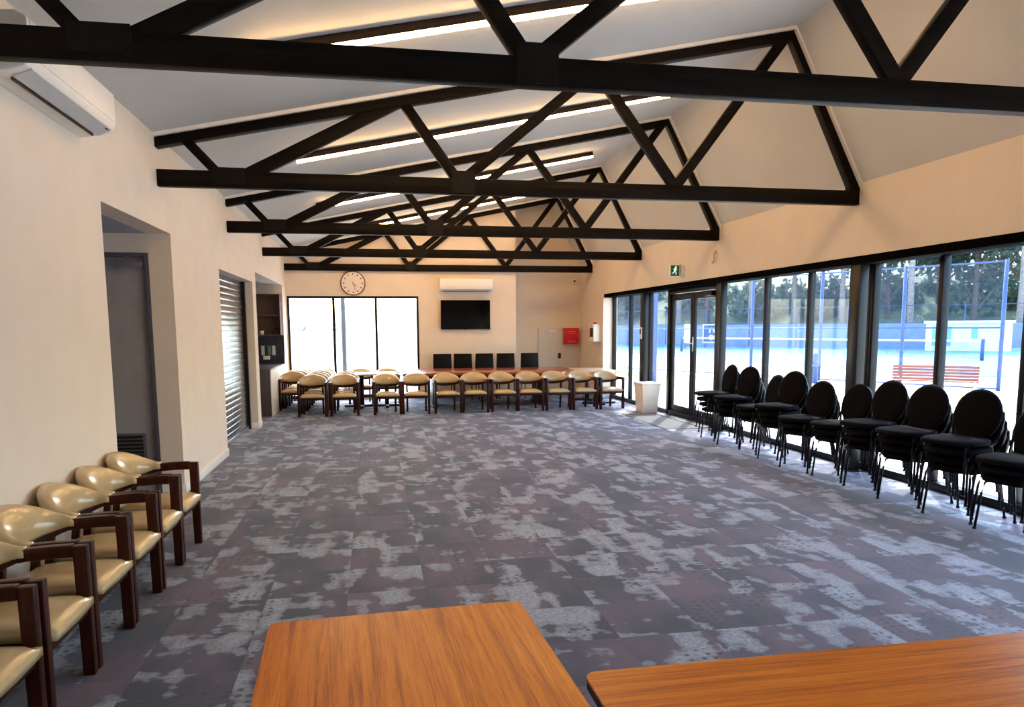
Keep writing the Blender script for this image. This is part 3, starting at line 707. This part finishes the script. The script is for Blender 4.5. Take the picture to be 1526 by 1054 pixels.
for c, (x, y0, nn, nm) in enumerate(((-1.68, 16.36, 4, 'the column beside the kitchen counter'), (-1.185, 15.10, 6, 'the middle column left of the pale table'), (-.575, 15.10, 3, 'the right column left of the pale table'))):
    for k in range(nn):
        lab = 'tan tub armchair in %s, %s' % (nm, ['front chair', 'second from front', 'third from front', 'fourth from front', 'fifth from front', 'last by far window'][k])
        if k == nn-1 and k < 5: lab = lab.rsplit(',', 1)[0]+', rearmost chair'
        tub(x+k*.006, y0+k*(.565 if c != 0 else .54), radians((2, -2, 1, -1, 2, 0)[k]), lab, 'tan armchairs in columns by the kitchen')
tub(-.28, 17.40, 0, 'tan tub armchair behind the pale pedestal table, left one, back to the window', 'tan armchairs behind the pale table')
tub(.32, 17.42, 0, 'tan tub armchair behind the pale pedestal table, right one, back to the window', 'tan armchairs behind the pale table')

# ------------------------------------------------------------------ black stacking chair (front at -y)
def make_stack_chair():
    t = thing('stacking_chair', '', 'chair')
    # seat: rounded pad
    q = MB(); pts = []
    n = 28
    def sup(a, rx, ry, p=3.0): c, s = cos(a), sin(a); return (abs(c)**(2/p)*math.copysign(rx, c), abs(s)**(2/p)*math.copysign(ry, s))
    rings = []
    for (k, z) in ((.80, .425), (.97, .428), (1.0, .445), (.98, .463), (.90, .474), (.6, .478), (.25, .479)):
        rings.append([Vector((sup(2*pi*i/n, .235*k, .25*k)[0], -.04+sup(2*pi*i/n, .235*k, .25*k)[1], z)) for i in range(n)])
    q.sweep(None, rings); q.build('seat', M['black_fabric'], t)
    # oval back pad, tilted
    rings = []; tl = radians(13); R0 = Matrix.Rotation(-tl, 3, 'X')
    for (k, d) in ((.55, -.026), (.86, -.022), (.97, -.010), (1.0, .0), (.985, .010)):
        rings.append([R0 @ Vector((.215*k*cos(2*pi*i/n)*(1+.05*sin(2*pi*i/n)), d, .240*k*sin(2*pi*i/n))) + Vector((0, .232, .655)) for i in range(n)])
    q = MB(); q.sweep(None, rings); q.build('backrest', M['black_fabric'], t)
    rings = [[R0 @ Vector((.213*k*cos(2*pi*i/n)*(1+.05*sin(2*pi*i/n)), d, .238*k*sin(2*pi*i/n))) + Vector((0, .232, .655)) for i in range(n)] for (k, d) in ((.99, .0105), (.99, .018), (.95, .021))]
    q = MB(); q.sweep(None, rings); q.build('back_shell', M['edge_metal'], t)
    for s in (-1, 1):
        MB().tube([(s*.185, .02, .412), (s*.19, .17, .415), (s*.20, .215, .45), (s*.222, .235, .55), (s*.224, .25, .64), (s*.214, .262, .70)], .011, 8).build('back_upright', M['chair_metal'], t)
        l = MB().tube([(s*.17, -.12, .415), (s*.19, -.185, .40), (s*.205, -.20, .30), (s*.225, -.225, .012)], .0105, 8).build('leg', M['chair_metal'], t)
        MB().cyl((s*.2255, -.2255, .010), .015, .020, 10).build('foot', M['rubber'], l)
        l = MB().tube([(s*.17, .10, .415), (s*.19, .165, .40), (s*.20, .19, .30), (s*.215, .245, .012)], .0105, 8).build('leg', M['chair_metal'], t)
        MB().cyl((s*.2155, .2455, .010), .015, .020, 10).build('foot', M['rubber'], l)
    q = MB(); q.tube([(-.17, -.11, .412), (.17, -.11, .412)], .009); q.tube([(-.17, .10, .412), (.17, .10, .412)], .009); q.build('cross_tube', M['chair_metal'], t)
    return t
st0 = make_stack_chair(); used2 = [False]
def stack(x, y, rz, n, where):
    for k in range(n):
        t = st0 if not used2[0] else copy_tree(st0); used2[0] = True
        f = .042*k
        t.location = (x+sin(rz)*f, y-cos(rz)*f, .083*k); t.rotation_euler = (0, 0, rz)
        pos = 'topmost' if k == n-1 else ('lowest' if k == 0 else ('second from top' if k == n-2 else 'third from top'))
        t['label'] = 'black oval backed chair, %s in %s' % (pos, where.replace('the ', '', 1)); t['group'] = 'stacked black chairs along the windows'
SW = ['the stack beside the glass doors', 'the second stack from the glass doors', 'the third stack from the glass doors', 'the fourth stack from the glass doors', 'the stack past the middle window column', 'the stack before the middle window column', 'the fourth stack from the right frame edge', 'the third stack from the right frame edge', 'the second stack from the right frame edge', 'the stack cut by the right frame edge']
# (x of base, y, yaw, count)
for i, (x, y, a, n) in enumerate(((5.20, 10.46, -90, 4), (5.17, 9.80, -76, 4), (5.20, 9.22, -90, 3), (5.16, 8.62, -74, 4), (5.10, 7.99, -78, 3), (5.17, 7.42, -82, 3), (5.19, 6.86, -80, 4), (5.15, 6.26, -77, 4), (5.17, 5.67, -76, 4), (5.20, 5.10, -80, 3))):
    stack(x, y, radians(a), n, SW[i])

# ------------------------------------------------------------------ black high backed chairs behind the meeting table
def make_boardchair():
    t = thing('meeting_chair', '', 'chair')
    q = MB(); q.prism([(-.235, .47), (.235, .47), (.215, 1.09), (-.215, 1.09)], 0, .05); o = q.build('backrest', M['black_leather'], t, .012, 3)
    MB().bb(-.23, .23, -.44, -.005, .42, .48).build('seat', M['black_leather'], t, .02, 3)
    for s in (-1, 1):
        MB().tube([(s*.21, -.40, .41), (s*.21, -.41, .015)], .013).build('leg', M['chair_metal'], t); MB().tube([(s*.21, .0, .41), (s*.21, .03, .015)], .013).build('leg', M['chair_metal'], t)
    return t
bc = make_boardchair()
for i, (x, a) in enumerate(((1.64, 1), (2.13, -7), (2.66, 1), (3.18, -2), (3.78, 1))):
    t = bc if i == 0 else copy_tree(bc)
    t.location = (x, 17.86, 0); t.rotation_euler = (0, 0, radians(a))
    t['label'] = 'black high backed chair behind the meeting table, %s from the left' % ordn[i]; t['group'] = 'black chairs behind the meeting table'

# ------------------------------------------------------------------ outside
GZ = -.12
struct(MB().bb(-60, 90, -30, 120, GZ-.2, GZ).build('ground', M['concrete']))
struct(MB().prism([(19.5, 24), (34, 14), (90, 10), (90, 40), (40, 110), (14, 110)], GZ, GZ+.02, 'z').build('ground_court', M['court']))
struct(MB().prism([(8.3, 22), (14.5, 10), (17, 10), (10.2, 30)], GZ, GZ+.03, 'z').build('ground_grass', M['grass']))
# hill behind the courts
q = MB(); vs = []; fs = []; nx = 40
for i in range(nx+1):
    t_ = i/nx; ang_ = radians(5+85*t_); 
    for (r, z) in ((82, GZ), (92, 3.5), (110, 8), (150, 14)):
        zz = z*(1+.25*sin(i*.9)) if z > 0 else z
        vs.append((r*sin(ang_), r*cos(ang_), zz))
for i in range(nx):
    for j in range(3): fs.append((i*4+j, i*4+j+1, (i+1)*4+j+1, (i+1)*4+j))
struct(q.add(vs, fs, True).build('ground_hill', M['bush']))
# near fence
F0, F1 = Vector((17.0, 17.7)), Vector((17.0-7*1.15, 17.7+7*2.46)); fd = (F1-F0); FL = fd.length; fa = atan2(fd.y, fd.x)
o = thing('court_fence', 'tall blue posted chain link fence between the lawn and the courts', 'fence', (F0.x, F0.y, GZ), fa)
FH = 3.55; np_ = 8
for i in range(np_):
    MB().tube([(i*FL/(np_-1), 0, 0), (i*FL/(np_-1), 0, FH+.05)], .055, 10).build('post', M['post_blue'], o)
for z in (.06, 1.75, FH): MB().tube([(0, 0, z), (FL, 0, z)], .022, 8).build('rail', M['post_blue'], o)
MB().bb(0, FL, -.004, .004, .06, FH).build('wire_mesh', M['chain'], o)
# far fence with windscreen
def pol(u, d):   # helper: direction angle from +y, distance
    return Vector((d*sin(u), d*cos(u)))
A, B = pol(radians(49), 66), pol(radians(12), 84); fd2 = B-A
o = thing('windscreen_fence', 'distant fence with blue grey windscreen cloth along the back of the courts', 'fence', (A.x, A.y, GZ), atan2(fd2.y, fd2.x))
L2 = fd2.length
MB().bb(0, L2, -.01, .01, .15, 2.0).build('windscreen', M['windscreen'], o)
for i in range(13): MB().tube([(i*L2/12, 0, 0), (i*L2/12, 0, 3.4)], .05, 8).build('post', M['post_blue'], o)
for z in (2.05, 3.4): MB().tube([(0, 0, z), (L2, 0, z)], .03, 6).build('rail', M['post_blue'], o)
# tennis net
P, Q = Vector((30.6, 33.0)), Vector((22.5, 52.0)); nd = Q-P
o = thing('tennis_net', 'tennis net with white top tape strung across the blue court', 'tennis net', (P.x, P.y, GZ+.02), atan2(nd.y, nd.x))
MB().bb(0, nd.length, -.01, .01, .95, 1.05).build('top_tape', M['line'], o); MB().bb(0, nd.length, -.004, .004, .08, .95).build('net_mesh', M['chain'], o)
for x in (0, nd.length): MB().tube([(x, 0, 0), (x, 0, 1.1)], .09, 10).build('net_post', M['post_blue'], o)
# shed
o = thing('shed', 'white shed with a pale blue door beyond the blue court', 'shed', (41.2, 45.8, GZ), radians(-42))
MB().bb(-2.6, 2.6, 0, 2.4, 0, 1.95).build('walls', M['shed_white'], o); MB().bb(-2.75, 2.75, -.2, 2.55, 1.95, 2.15).build('roof', M['shed_white'], o, .01)
MB().bb(-2.2, -1.0, -.03, 0, .35, 1.75).build('door', M['shed_door'], o); MB().bb(.2, .6, -.03, 0, .9, 1.7).build('window', M['shed_door'], o)
# boards on the windscreen
def on_screen(deg, d): return (d*sin(radians(deg)), d*cos(radians(deg)))
bx_, by_ = on_screen(25.6, 66)
o = thing('court_sign', 'grey framed sign board with white letters on the courts seen through the right glass door', 'sign', (bx_, by_, GZ), radians(-20))
MB().bb(-.75, .75, -.03, .03, .55, 1.95).build('board', M['post_blue'], o)
q = MB(); q.bb(-.80, .80, -.045, .035, 1.95, 2.03); q.bb(-.80, -.74, -.045, .035, .45, 1.95); q.bb(.74, .80, -.045, .035, .45, 1.95); q.bb(-.80, .80, -.045, .035, .45, .55); q.build('frame', M['line'], o)
for tx, zz in (('re', 1.32), ('es', .72)):
    cu = bpy.data.curves.new('lettering', 'FONT'); cu.body = tx; cu.size = .86; cu.extrude = .01; cu.align_x = 'CENTER'; cu.offset = .012
    tmp = bpy.data.objects.new('tmp', cu); COL.objects.link(tmp); bpy.context.view_layer.update(); me = bpy.data.meshes.new_from_object(tmp.evaluated_get(bpy.context.evaluated_depsgraph_get())); bpy.data.objects.remove(tmp)
    ob = bpy.data.objects.new('lettering', me); COL.objects.link(ob); ob.parent = o; ob.location = (.05, -.045, zz); ob.rotation_euler = (radians(90), 0, 0); me.materials.clear(); me.materials.append(M['line'])
for x in (-.6, .6): MB().tube([(x, 0, 0), (x, 0, .5)], .04, 8).build('leg', M['post_blue'], o)
bx_, by_ = on_screen(23.9, 64)
o = thing('court_banner', 'tall white banner board on the courts seen through the left glass door', 'banner', (bx_, by_, GZ), radians(-20))
MB().bb(-.38, .38, -.02, .02, .45, 2.05).build('board', M['line'], o)
for x in (-.3, .3): MB().tube([(x, .03, 0), (x, .03, 1.9)], .03, 8).build('leg', M['post_blue'], o)
o = thing('access_reader', 'small white card reader box on the column beyond the glass doors', 'card reader', (5.50, 14.76, 1.58))
MB().bb(-.03, 0, -.045, .045, -.12, .12).build('case', M['white_plastic'], o, .006); MB().bb(-.034, -.03, -.03, .03, -.02, .08).build('keypad', M['dark_slot'], o)
# bench
bp0, bp1 = Vector((13.25, 17.15)), Vector((14.5, 15.9)); bd = bp1-bp0
o = thing('park_bench', 'faded red slatted bench with pale metal ends outside the right windows', 'bench', (bp0.x, bp0.y, GZ), atan2(bd.y, bd.x))
BL = bd.length+.15
for k in range(5): MB().box((BL/2, .02+.02*k, .48+.075*k), (BL, .03, .058), Matrix.Rotation(-.25, 3, 'X')).build('back_slat', M['bench_red'], o, .004)
for k in range(5): MB().bb(0, BL, .10+.085*k, .165+.085*k, .40, .43).build('seat_slat', M['bench_red'], o, .004)
for x in (.08, BL/2, BL-.08):
    MB().tube([(x, .13, .86), (x, .03, .45), (x, .10, .39), (x, .45, .38), (x, .55, .50)], .02, 8).build('end_frame', M['bench_metal'], o)
    MB().tube([(x, .03, .45), (x, -.02, 0)], .02, 8).build('leg', M['bench_metal'], o); MB().tube([(x, .45, .38), (x, .48, 0)], .02, 8).build('leg', M['bench_metal'], o)
# bollard, verandah posts
tag(MB().tube([(13.9, 21.6, GZ), (13.9, 21.6, .80), (13.9, 21.6, .86)], [.09, .09, .04], 14).build('bollard', M['post_blue']), 'short dark bollard on the pale paving outside the windows', 'bollard')
tag(MB().tube([(-.74, 20.3, GZ), (-.74, 20.3, 4)], .06, 14).build('verandah_post', simple('verandah_grey', srgb(78, 80, 84), .6)), 'slim grey verandah post outside the far window', 'post')
tag(MB().tube([(8.05, 20.6, GZ), (8.05, 20.6, 5.5)], .10, 14).build('light_pole', M['post_blue']), 'thick blue grey pole outside beyond the rubbish bin', 'pole')
tag(MB().tube([(44.0, 61.0, GZ), (44.0, 61.0, 8.0)], .12, 10).build('lamp_post', M['bench_metal']), 'thin pale lamp post among the trees beyond the courts', 'pole')
# pale ute in the car park beyond the far window
o = thing('utility_truck', 'white ute parked outside beyond the far window', 'car', (-5.05, 74.0, 1.5), 0)
q = MB(); q.prism([(-2.6, .45), (2.7, .45), (2.75, .95), (1.75, 1.02), (1.0, 1.65), (-.5, 1.68), (-.75, 1.05), (-2.6, 1.05)], -.9, .9); q.build('body', M['white_plastic'], o, .05, 3)
q = MB(); q.prism([(1.55, 1.05), (.95, 1.55), (-.4, 1.58), (-.55, 1.05)], -.915, .915); q.build('side_windows', M['panel_grey'], o)
for x in (-1.6, 1.5):
    for y in (-.82, .82): wz = MB().cyl((x, y, .36), .37, .22, 24, 'y').build('wheel', M['door_grey'], o); MB().cyl((x, y-.01, .36), .2, .24, 18, 'y').build('hub', M['white_plastic'], wz)
struct(MB().prism([(40, GZ), (66, 1.5), (100, 1.5), (100, GZ)], -60, 6, 'x').build('ground_carpark', M['concrete']))

# trees
def crown(parent, mat, lumps, n, size, name='crown'):
    q = MB(); tot = sum(l[3]**2 for l in lumps)
    for (cx, cy, cz, r) in lumps:
        for i in range(int(n*r*r/tot)):
            d = Vector((random.gauss(0, 1), random.gauss(0, 1), random.gauss(0, .8))).normalized()*r*(.55+.45*random.random())
            p = Vector((cx, cy, cz))+d; s = size*(.6+.8*random.random())
            a = Vector((random.gauss(0, 1), random.gauss(0, 1), random.gauss(0, 1))).normalized(); b = a.orthogonal().normalized()
            c_ = a.cross(b)*.6
            q.add([p-b*s, p-c_*s, p+b*s, p+c_*s], [(0, 1, 2, 3)])
    return q.build(name, mat, parent)
def tree(label, x, y, h, spread, lm, bark, tr=.25, bare=.35, n=1500, nb=5, name='gum_tree', group='trees beyond the courts'):
    z0 = GZ if x*x+y*y < 80**2 else max(GZ, (sqrt(x*x+y*y)-84)*.33)
    t = thing(name, label, 'tree', (x, y, z0-.1), random.random()*6, group)
    q = MB(); q.tube([(0, 0, 0), (.1, 0, h*.3), (.0, .1, h*.6), (.2, .1, h*.9)], [tr*1.2, tr, tr*.7, tr*.3], 10); tips = []
    for k in range(nb):
        a = k*2.4+random.random(); z1 = h*(bare+.12*k*.6); r = spread*(.5+.4*random.random())
        e = (r*cos(a), r*sin(a), z1+h*.28); tips.append(e)
        q.tube([(0, 0, z1), (r*.4*cos(a), r*.4*sin(a), z1+h*.10), e], [tr*.5, tr*.35, tr*.12], 7)
    q.build('trunk', bark, t)
    lumps = [(e[0], e[1], e[2], spread*.5) for e in tips]+[(0, 0, h*.92, spread*.6), (0, 0, h*.72, spread*.62)]
    crown(t, lm, lumps, n, .30); return t
def pa(deg, d): return (d*sin(radians(deg)), d*cos(radians(deg)))
TD = [
 ('tall pale trunked gum tree behind the court windscreen, left of the shed', *pa(38.6, 72), 17, 4.6, 'leaf1', 'bark', .30, .62),
 ('pale trunked gum tree at the right frame edge beyond the shed', *pa(44.7, 72), 17, 4.6, 'leaf1', 'bark', .32, .60),
 ('dense dark green tree directly behind the white shed', *pa(42.2, 86), 17, 5.5, 'leaf2', 'bark_dark', .3, .2),
 ('dark green tree just right of the near gum trunk', *pa(40.2, 92), 18, 5.5, 'leaf2', 'bark_dark', .3, .15),
 ('dark bushy tree behind the court, above the left end of the bench', *pa(37.2, 88), 18, 5.5, 'leaf2', 'bark_dark', .3, .15),
 ('yellow green tree top above the shed roof', *pa(41.2, 104), 23, 6, 'leaf3', 'bark_dark', .3, .3),
 ('dark tree at the far right, beyond the second gum trunk', *pa(46.5, 88), 18, 6, 'leaf2', 'bark_dark', .3, .2),
 ('olive tree behind the courts beside the middle window column', *pa(34.4, 80), 17, 5, 'leaf1', 'bark', .3, .5),
 ('slim olive tree seen through the middle window panes', *pa(31.2, 84), 18, 4.5, 'leaf1', 'bark', .3, .6),
 ('gum tree seen through the window pane next to the glass doors', *pa(28.2, 80), 17, 4.5, 'leaf1', 'bark', .28, .45),
 ('grey green tree seen through the right glass door', *pa(25.2, 88), 17, 5, 'leaf2', 'bark_dark', .3, .25),
 ('tall gum tree seen through the left glass door', *pa(23.2, 80), 18, 4.5, 'leaf1', 'bark', .3, .5),
 ('grey green tree seen through the pane left of the glass doors', *pa(20.6, 84), 18, 5, 'leaf2', 'bark', .28, .4),
 ('dark tree seen through the narrow panes by the far corner', *pa(18.4, 90), 17, 5, 'leaf2', 'bark_dark', .35, .2),
 ('tall dark tree on the hillside between the two gum trunks', *pa(43.6, 100), 22, 6, 'leaf2', 'bark_dark', .3, .2),
 ('grey green hillside tree behind the middle window panes', *pa(33.0, 104), 20, 6, 'leaf1', 'bark_dark', .3, .3),
]
for d_ in TD: tree(d_[0], d_[1], d_[2], d_[3]*1.1, d_[4]*1.2, M[d_[5]], M[d_[6]], d_[7]*.8, d_[8]*.62, n=6000)
for i_ in range(16):
    u_ = radians(15+34*i_/15.); r_ = 92+5*(i_ % 2); sx_ = r_*sin(u_); sy_ = r_*cos(u_)
    t = thing('shrub', 'leafy dark shrub in the hedge behind the court windscreen', 'shrub', (sx_, sy_, 0), 0, 'shrubs behind the court windscreen')
    q = MB(); q.tube([(0, 0, -.3), (.1, 0, 2.0), (0, .1, 4.0)], [.16, .12, .05], 7); q.build('stem', M['bark_dark'], t)
    crown(t, M['leaf2' if i_ % 3 else 'leaf1'], [(0, 0, 2.4, 2.6), (1.2, .4, 4.0, 2.2), (-1.3, -.3, 3.8, 2.2), (.2, 0, 5.6, 2.0)], 1500, .36, 'foliage')

# ------------------------------------------------------------------ light
w = bpy.data.worlds.new('World'); SC.world = w; w.use_nodes = True; nt = w.node_tree; nt.nodes.clear()
bg = nt.nodes.new('ShaderNodeBackground'); ou = nt.nodes.new('ShaderNodeOutputWorld'); sk = nt.nodes.new('ShaderNodeTexSky')
sk.sky_type = 'NISHITA'; sk.sun_disc = False; sk.sun_elevation = radians(50); sk.sun_rotation = radians(20); sk.air_density = 1.2; sk.dust_density = 2.0
bg.inputs[1].default_value = 1.6
nt.links.new(sk.outputs[0], bg.inputs[0]); nt.links.new(bg.outputs[0], ou.inputs[0])
sun = bpy.data.lights.new('sun', 'SUN'); sun.energy = 9.5; sun.angle = radians(1.0); sun.color = (1, .96, .90)
so = bpy.data.objects.new('sun', sun); COL.objects.link(so)
sd = Vector((-.52*cos(radians(50)), -.854*cos(radians(50)), -sin(radians(50))))
so.rotation_euler = sd.to_track_quat('-Z', 'Y').to_euler(); so.location = (20, 40, 40)

# ------------------------------------------------------------------ camera
F, YAW, PIT, ROL, PPY, H = 1107.259, .18428988, .11840511, .00573657, 620.6, 1.70
fwd = Vector((sin(YAW)*cos(PIT), cos(YAW)*cos(PIT), -sin(PIT))); rt = Vector((cos(YAW), -sin(YAW), 0)); dn = fwd.cross(rt)
r2 = rt*cos(ROL)+dn*sin(ROL); d2 = -rt*sin(ROL)+dn*cos(ROL)
cam = bpy.data.cameras.new('camera'); co = bpy.data.objects.new('camera', cam); COL.objects.link(co)
m3 = Matrix((r2, -d2, -fwd)).transposed(); co.matrix_world = Matrix.Translation((0, 0, H)) @ m3.to_4x4()
cam.sensor_fit = 'HORIZONTAL'; cam.sensor_width = 36; cam.lens = F/1526*36; cam.shift_y = (PPY-527)/1526; cam.clip_start = .05; cam.clip_end = 500
SC.camera = co
vs_ = SC.view_settings; vs_.view_transform = 'Standard'; vs_.look = 'None'; vs_.gamma = 1; vs_.exposure = .1; vs_.use_curve_mapping = False
SC.cycles.transparent_max_bounces = 24; SC.cycles.max_bounces = 10; SC.cycles.diffuse_bounces = 6; SC.cycles.sample_clamp_indirect = 6
